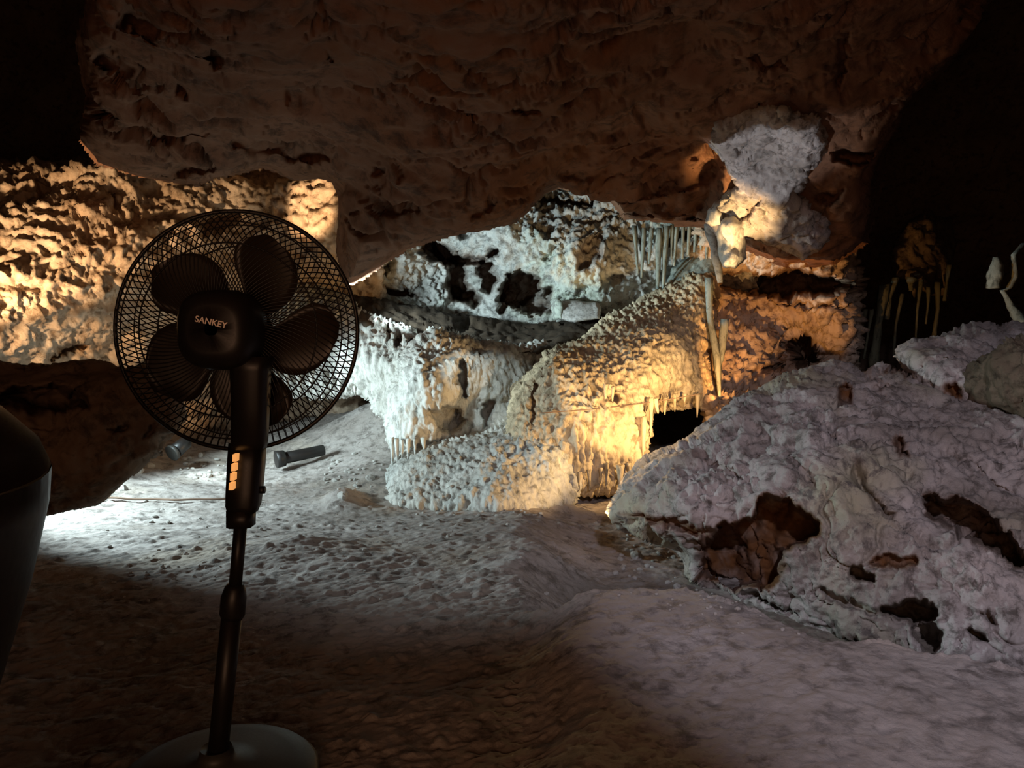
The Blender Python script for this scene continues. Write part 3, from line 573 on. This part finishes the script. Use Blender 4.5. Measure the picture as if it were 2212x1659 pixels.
for px, py, w, lab in [(740, 1075, 26, 'pale pointed stone left of the base of the lower flowstone mound'), (912, 1136, 15, 'small white stone on the grey floor below the flowstone mound'), (968, 1160, 12, 'tiny white stone lower right of another below the flowstone mound'),
        (1180, 1285, 15, 'small pale stone at the left tip of the foreground slab'), (262, 1060, 26, 'bright white stone on the lit floor beside the dark overhang'), (322, 1010, 26, 'round bright stone touching the tip of the dark overhang'),
        (300, 1022, 22, 'flat bright stone left of the round one under the overhang'), (1462, 1272, 22, 'pale upright stone on the rim below the pitted boulder'), (1533, 1292, 14, 'white chip on the rim of the foreground slab'), (1594, 1316, 12, 'white chip on the slab rim, right of another chip'),
        (1330, 1240, 16, 'pale stone in the shadowed rubble left of the pitted boulder'), (1375, 1205, 34, 'bluish elongated stone lying under the tip of the pitted boulder'), (815, 1330, 12, 'small pale stone on the middle of the floor'), (800, 1035, 26, 'white elongated stone at the left foot of the flowstone'),
        (765, 982, 14, 'white stone on the lit floor left of the flowstone'), (723, 1040, 15, 'white stone left of the pale pointed stone')]:
    stone(px, py, w, lab)
for (n, box, w, lab, grp) in [(40, (700, 985, 830, 1060), (6, 13), 'white rubble stone scattered on the lit floor left of the flowstone', 'white rubble left of the flowstone'),
        (34, (1340, 1150, 1480, 1260), (5, 14), 'pale rubble stone in the shadow under the pitted boulder tip', 'rubble under the boulder tip'),
        (30, (1500, 1262, 1760, 1370), (5, 12), 'pale rubble stone in the trench behind the foreground slab', 'rubble in the trench'),
        (40, (860, 1085, 1180, 1115), (6, 13), 'pale nodule stone along the foot of the lower flowstone mound', 'stones at the mound foot'),
        (44, (200, 1080, 490, 1300), (4, 11), 'small pebble on the brightly lit floor left of the fan pole', 'pebbles left of the fan pole'),
        (40, (560, 1100, 1100, 1330), (4, 9), 'small pebble on the grey floor between fan pole and slab', 'pebbles in mid floor'),
        (30, (380, 975, 500, 1040), (5, 14), 'pale rock chip on the lit floor just under the fan cage', 'chips under the fan cage'),
        (26, (1330, 1275, 1600, 1320), (4, 8), 'white grit on the rim of the foreground slab', 'grit on the slab rim')]:
    for i in range(n):
        stone(random.uniform(box[0], box[2]), random.uniform(box[1], box[3]), random.uniform(*w), lab, grp)

# ------------------------------------------------------------------ cords and floor lamps
def tube(name, pts, r, mat, parent=None, n=6):
    vs, fs = [], []; P0 = [Vector(p) for p in pts]
    for i, c in enumerate(P0):
        t = (P0[min(i+1, len(P0)-1)] - P0[max(i-1, 0)]).normalized()
        a = t.orthogonal().normalized() if i == 0 else (a - t*a.dot(t)).normalized(); b = t.cross(a)
        rr = r[i] if isinstance(r, (list, tuple)) else r
        for j in range(n): an = 2*math.pi*j/n; vs.append(c + a*rr*math.cos(an) + b*rr*math.sin(an))
    for i in range(len(P0)-1):
        for j in range(n): fs.append((i*n+j, i*n+(j+1) % n, (i+1)*n+(j+1) % n, (i+1)*n+j))
    fs.append(tuple(reversed(range(n)))); fs.append(tuple(range(len(vs)-n, len(vs))))
    return mesh_obj(name, vs, fs, mat, parent)
pts = []
for px in np.linspace(190, 560, 30):
    py = 1080 + 6*math.sin((px-190)/370*math.pi) + 1.5*math.sin(px*.07); h = on_floor(px, py); pts.append(h + Vector((0, 0, .02)))
for _ in range(3): pts = [pts[0]] + [(pts[i-1]+pts[i]+pts[i+1])/3 for i in range(1, len(pts)-1)] + [pts[-1]]
tag(tube('loose_rope', pts, .007, M_rope), 'thin brown cord lying across the bright floor behind the fan pole', 'cord')
pts = [PV(1168 + t*350, 892 - 42*t + 6*math.sin(t*3.1), 4.93 + .45*t) for t in np.linspace(0, 1, 16)]
tag(tube('guide_string', pts, .0035, M_rope), 'thin dark string stretched across the front of the warm flowstone', 'string')

def cyl_between(name, a, b, r0, r1, mat, parent, n=20):
    return tube(name, [a, a.lerp(b, .02), a.lerp(b, .98), b], [r0*.9, r0, r1, r1*.9], mat, parent, n)
h = on_floor(605, 1002)
lp = empty('floor_floodlight', h); tag(lp, 'dark cylindrical floodlight lying on the lit floor right of the fan pole', 'lamp')
a = PV(612, 990, 5.75); b = PV(700, 972, 5.9)
for nm, p0, p1, r0, r1 in (('housing', a, b, .045, .042), ('front_rim', PV(596, 993, 5.72), a + (b-a)*.03, .066, .06)):
    under(cyl_between(nm, p0, p1, r0, r1, M_black, None), lp)
h = on_floor(385, 990)
lp = empty('floor_floodlight', h); tag(lp, 'small dark floodlight on the lit floor at the tip of the overhang', 'lamp')
under(cyl_between('housing', PV(378, 975, 5.6), PV(402, 955, 5.7), .055, .05, M_black, None), lp)
under(cyl_between('front_rim', PV(370, 980, 5.58), PV(376, 976, 5.6), .062, .062, M_base, None), lp)

# ------------------------------------------------------------------ pedestal fan
D = 1.62
C = PV(513, 715, D)                                   # cage centre
base_c = PV(470, 1706, 1.66); base_c.z = FBVH.ray_cast(Vector((base_c.x, base_c.y, 1)), Vector((0, 0, -1)))[0].z + .005
fan = empty('pedestal_fan', base_c); tag(fan, 'black pedestal fan with round wire cage, seen from behind, standing at the left', 'fan')
axis = Vector((.06, -1, .03)).normalized()            # towards the viewer (rear of the fan)
ux = Vector((0, 0, 1)).cross(axis).normalized()*-1; ux = axis.cross(Vector((0, 0, 1))).normalized(); uz = ux.cross(axis).normalized()
if uz.z < 0: uz = -uz
RC = .252
def cage_pt(ang, r, h): return C + ux*(r*math.cos(ang)) + uz*(r*math.sin(ang)) + axis*h
def wires(name, n, prof, twist, r, mat):
    vs, fs = [], []
    for k in range(n):
        base = len(vs); a0 = 2*math.pi*k/n; pts = [cage_pt(a0 + twist*t, rr, hh) for (t, rr, hh) in prof]
        for i, c in enumerate(pts):
            t = (pts[min(i+1, len(pts)-1)] - pts[max(i-1, 0)]).normalized(); a_ = t.cross(axis).normalized(); b_ = t.cross(a_)
            for j in range(4): an = math.pi/2*j; vs.append(c + a_*r*math.cos(an) + b_*r*math.sin(an))
        for i in range(len(pts)-1):
            for j in range(4): fs.append((base+i*4+j, base+i*4+(j+1) % 4, base+(i+1)*4+(j+1) % 4, base+(i+1)*4+j))
    return under(mesh_obj(name, vs, fs, mat), fan)
def prof(r0, r1, hmax, n=9):
    out = []
    for i in range(n):
        t = i/(n-1); rr = r0 + (r1-r0)*t; out.append((t, rr, hmax*math.sqrt(max(0, 1-(max(rr-.10, 0)/(r1-.10+1e-6))**2.4))))
    return out
def ring(name, r, h, w, n=72, mat=None):
    vs, fs = [], []
    for k in range(n):
        a0 = 2*math.pi*k/n; c = cage_pt(a0, r, h); ro = (c - cage_pt(0, 0, h)).normalized()
        for j in range(6): an = 2*math.pi*j/6; vs.append(c + ro*w*math.cos(an) + axis*w*math.sin(an))
    for k in range(n):
        for j in range(6): fs.append((k*6+j, k*6+(j+1) % 6, ((k+1) % n)*6+(j+1) % 6, ((k+1) % n)*6+j))
    return under(mesh_obj(name, vs, fs, mat or M_wire), fan)
wires('rear_grille', 104, prof(.06, RC, .085), .55, .0012, M_wire)['kind'] = 'stuff'
wires('front_grille', 104, [(t, r, -h) for t, r, h in prof(.05, RC, .075)], -.35, .0012, M_wire)['kind'] = 'stuff'
ring('outer_rim', RC, 0, .0045)
ring('inner_ring', .178, .062, .0018); ring('inner_ring', .225, .038, .0016); ring('inner_ring', .186, -.055, .0018); ring('inner_ring', .228, -.034, .0014)
# blades
def blade(ang):
    nu, nv = 14, 9; vs, fs = [], []
    for s in (0, 1):
        for i in range(nu):
            t = i/(nu-1); r = .035 + t*.178
            half = .34 + .22*math.sin(math.pi*min(t*1.05, 1)); half *= math.sqrt(max(.03, 1 - max(0, (t-.72)/.28)**2.2))
            sweep = .42*t
            for j in range(nv):
                u = j/(nv-1)*2 - 1; a_ = ang - sweep + u*half
                vs.append(cage_pt(a_, r, .028*u*(.4+.6*(1-t)) + .006*math.cos(u*2) - s*.003 + .0))
    F = nu*nv
    for i in range(nu-1):
        for j in range(nv-1):
            q = (i*nv+j, i*nv+j+1, (i+1)*nv+j+1, (i+1)*nv+j); fs.append(q); fs.append(tuple(F+x for x in reversed(q)))
    edge = [(i*nv) for i in range(nu)] + [((nu-1)*nv+j) for j in range(1, nv)] + [(i*nv+nv-1) for i in range(nu-2, -1, -1)] + [j for j in range(nv-2, 0, -1)]
    for a_, b_ in zip(edge, edge[1:] + edge[:1]): fs.append((b_, a_, F+a_, F+b_))
    return under(mesh_obj('blade', vs, fs, M_blade), fan)
for k in range(5): blade(math.radians(-12 + 72*k))
def lathe_axis(name, org, ax, prof_, mat, n=32, sx=1, parent=fan, u=None, v=None):
    u = u or ux; v = v or uz; vs, fs = [], []
    for (h_, r_) in prof_:
        for j in range(n):
            a_ = 2*math.pi*j/n; ca, sa = math.cos(a_), math.sin(a_)
            ca = math.copysign(abs(ca)**sx, ca); sa = math.copysign(abs(sa)**sx, sa)
            vs.append(org + ax*h_ + u*r_*ca + v*r_*sa)
    for i in range(len(prof_)-1):
        for j in range(n): fs.append((i*n+j, i*n+(j+1) % n, (i+1)*n+(j+1) % n, (i+1)*n+j))
    fs.append(tuple(range(n))); fs.append(tuple(reversed(range(len(vs)-n, len(vs)))))
    return under(mesh_obj(name, vs, fs, mat), parent)
lathe_axis('hub', C, axis, [(-.03, .02), (-.025, .042), (.03, .045), (.034, .03)], M_black)
lathe_axis('badge_disc', C - axis*.078, axis, [(-.004, .05), (0, .055), (.004, .05)], M_black)
mh = lathe_axis('motor_housing', C, axis, [(.04, .060), (.06, .078), (.10, .080), (.135, .076), (.160, .064), (.168, .045), (.170, .012)], M_black, sx=.72)
# lettering on the motor housing
tcur = bpy.data.curves.new('badge_lettering', 'FONT'); tcur.body = 'SANKEY'; tcur.size = .0165; tcur.extrude = .0004; tcur.align_x = 'CENTER'; tcur.offset = .0003
to = bpy.data.objects.new('tmp', tcur); COL.objects.link(to); bpy.context.view_layer.update()
me = bpy.data.meshes.new_from_object(to); me.name = 'badge_lettering'; bpy.data.objects.remove(to)
lo = bpy.data.objects.new('badge_lettering', me); COL.objects.link(lo); me.materials.clear(); me.materials.append(M_letter)
tx = (ux if ux.x > 0 else -ux); tilt = Matrix.Rotation(math.radians(-13), 3, 'Y')
zz = axis; xx = (tx*math.cos(math.radians(13)) - uz*math.sin(math.radians(13))).normalized(); yy = zz.cross(xx).normalized()
lm = Matrix((xx, yy, zz)).transposed().to_4x4(); lm.translation = C + axis*.1715 - xx*.0 + uz*.008
for v in me.vertices: v.co = lm @ v.co
under(lo, fan)
# neck, control box, pole, base
up = (PV(536, 960, D) - PV(470, 1659, 1.64)).normalized()
pt = lambda px, py: PV(px, py, D+.0)
def box_col(name, stations, mat, parent=fan, dep=.8):
    vs, fs = [], []
    for (px0, px1, py, dd) in stations:
        c0 = PV((px0+px1)/2, py, dd); hw = (px1-px0)/2*dd/FPX; hd = hw*dep
        for (sx_, sy_) in ((-1, -.6), (-.6, -1), (.6, -1), (1, -.6), (1, .6), (.6, 1), (-.6, 1), (-1, .6)): vs.append(c0 + Vector((hw*sx_, hd*sy_, 0)))
    n = 8
    for i in range(len(stations)-1):
        for j in range(n): fs.append((i*n+j, (i+1)*n+j, (i+1)*n+(j+1) % n, i*n+(j+1) % n))
    fs.append(tuple(range(n))); fs.append(tuple(reversed(range(len(vs)-n, len(vs)))))
    return under(mesh_obj(name, vs, fs, mat), parent)
box_col('tilt_neck', [(500, 590, 770, 1.53), (503, 580, 800, 1.53), (505, 578, 880, 1.55), (504, 574, 955, 1.57), (506, 572, 968, 1.58)], M_black)
cb = box_col('control_box', [(500, 570, 955, 1.60), (497, 568, 1000, 1.60), (494, 563, 1060, 1.60), (493, 559, 1090, 1.60), (497, 553, 1106, 1.60)], M_black, dep=.9)
box_col('height_collar', [(494, 548, 1100, 1.60), (494, 547, 1136, 1.60)], M_black, dep=1)
for i in range(4):
    yy_ = 982 + i*20.5
    cx_ = 506.5 - i*2.6
    q = [PV(cx_-4.2, yy_, 1.552), PV(cx_+4.2, yy_, 1.552), PV(cx_+3.6, yy_+15.5, 1.552), PV(cx_-4.8, yy_+15.5, 1.552)]
    vs = q + [v + Vector((0, .02, 0)) for v in q]
    under(mesh_obj('button', vs, [(0, 1, 2, 3), (4, 7, 6, 5), (0, 4, 5, 1), (1, 5, 6, 2), (2, 6, 7, 3), (3, 7, 4, 0)], M_button, None, False), fan)
kn = PV(566, 1058, 1.6)
under(tube('tilt_knob', [kn - Vector((.006, 0, 0)), kn + Vector((.006, 0, 0))], .008, M_black, None, 12), fan)
under(tube('inner_pole', [PV(521, 1120, 1.61), PV(507, 1280, 1.62)], .0135, M_black, None, 18), fan)
under(tube('pole_lock', [PV(509, 1262, 1.62), PV(508, 1270, 1.62), PV(505, 1290, 1.62), PV(502, 1325, 1.625), PV(500, 1336, 1.625)], [.017, .022, .0265, .0265, .022], M_black, None, 20), fan)
under(tube('outer_pole', [PV(501, 1325, 1.625), base_c + Vector((.0, 0, .04))], .0215, M_black, None, 20), fan)
vz = Vector((0, 0, 1))
lathe_axis('base', base_c, vz, [(-.02, .212), (.012, .215), (.022, .205), (.034, .16), (.045, .09), (.055, .04), (.08, .032)], M_base, n=56, u=Vector((1, 0, 0)), v=Vector((0, 1, 0)))

# ------------------------------------------------------------------ dark tapered bin cut by the left edge
bc = Vector((-.893, .80, 0))
bz = FBVH.ray_cast(Vector((bc.x, bc.y, 1)), Vector((0, 0, -1)))[0]
bc.z = bz.z if bz else 0
bn = empty('tapered_bin', bc); tag(bn, 'dark smooth tapered container with rounded top, cut off by the left edge', 'bin')
lean = Vector((.10, 0, 1)).normalized()
prof_ = [(0, .10), (.02, .12), (.2, .15), (.5, .220), (.7, .262), (.80, .276), (.84, .276)]
lathe_axis('body', bc, lean, prof_, M_bin, n=48, parent=bn, u=Vector((1, 0, -.10)).normalized(), v=Vector((0, 1, 0)))
lathe_axis('lid', bc, lean, [(.842, .275), (.87, .262), (.905, .225), (.935, .15), (.945, .06)], M_bin, n=48, parent=bn, u=Vector((1, 0, -.10)).normalized(), v=Vector((0, 1, 0)))
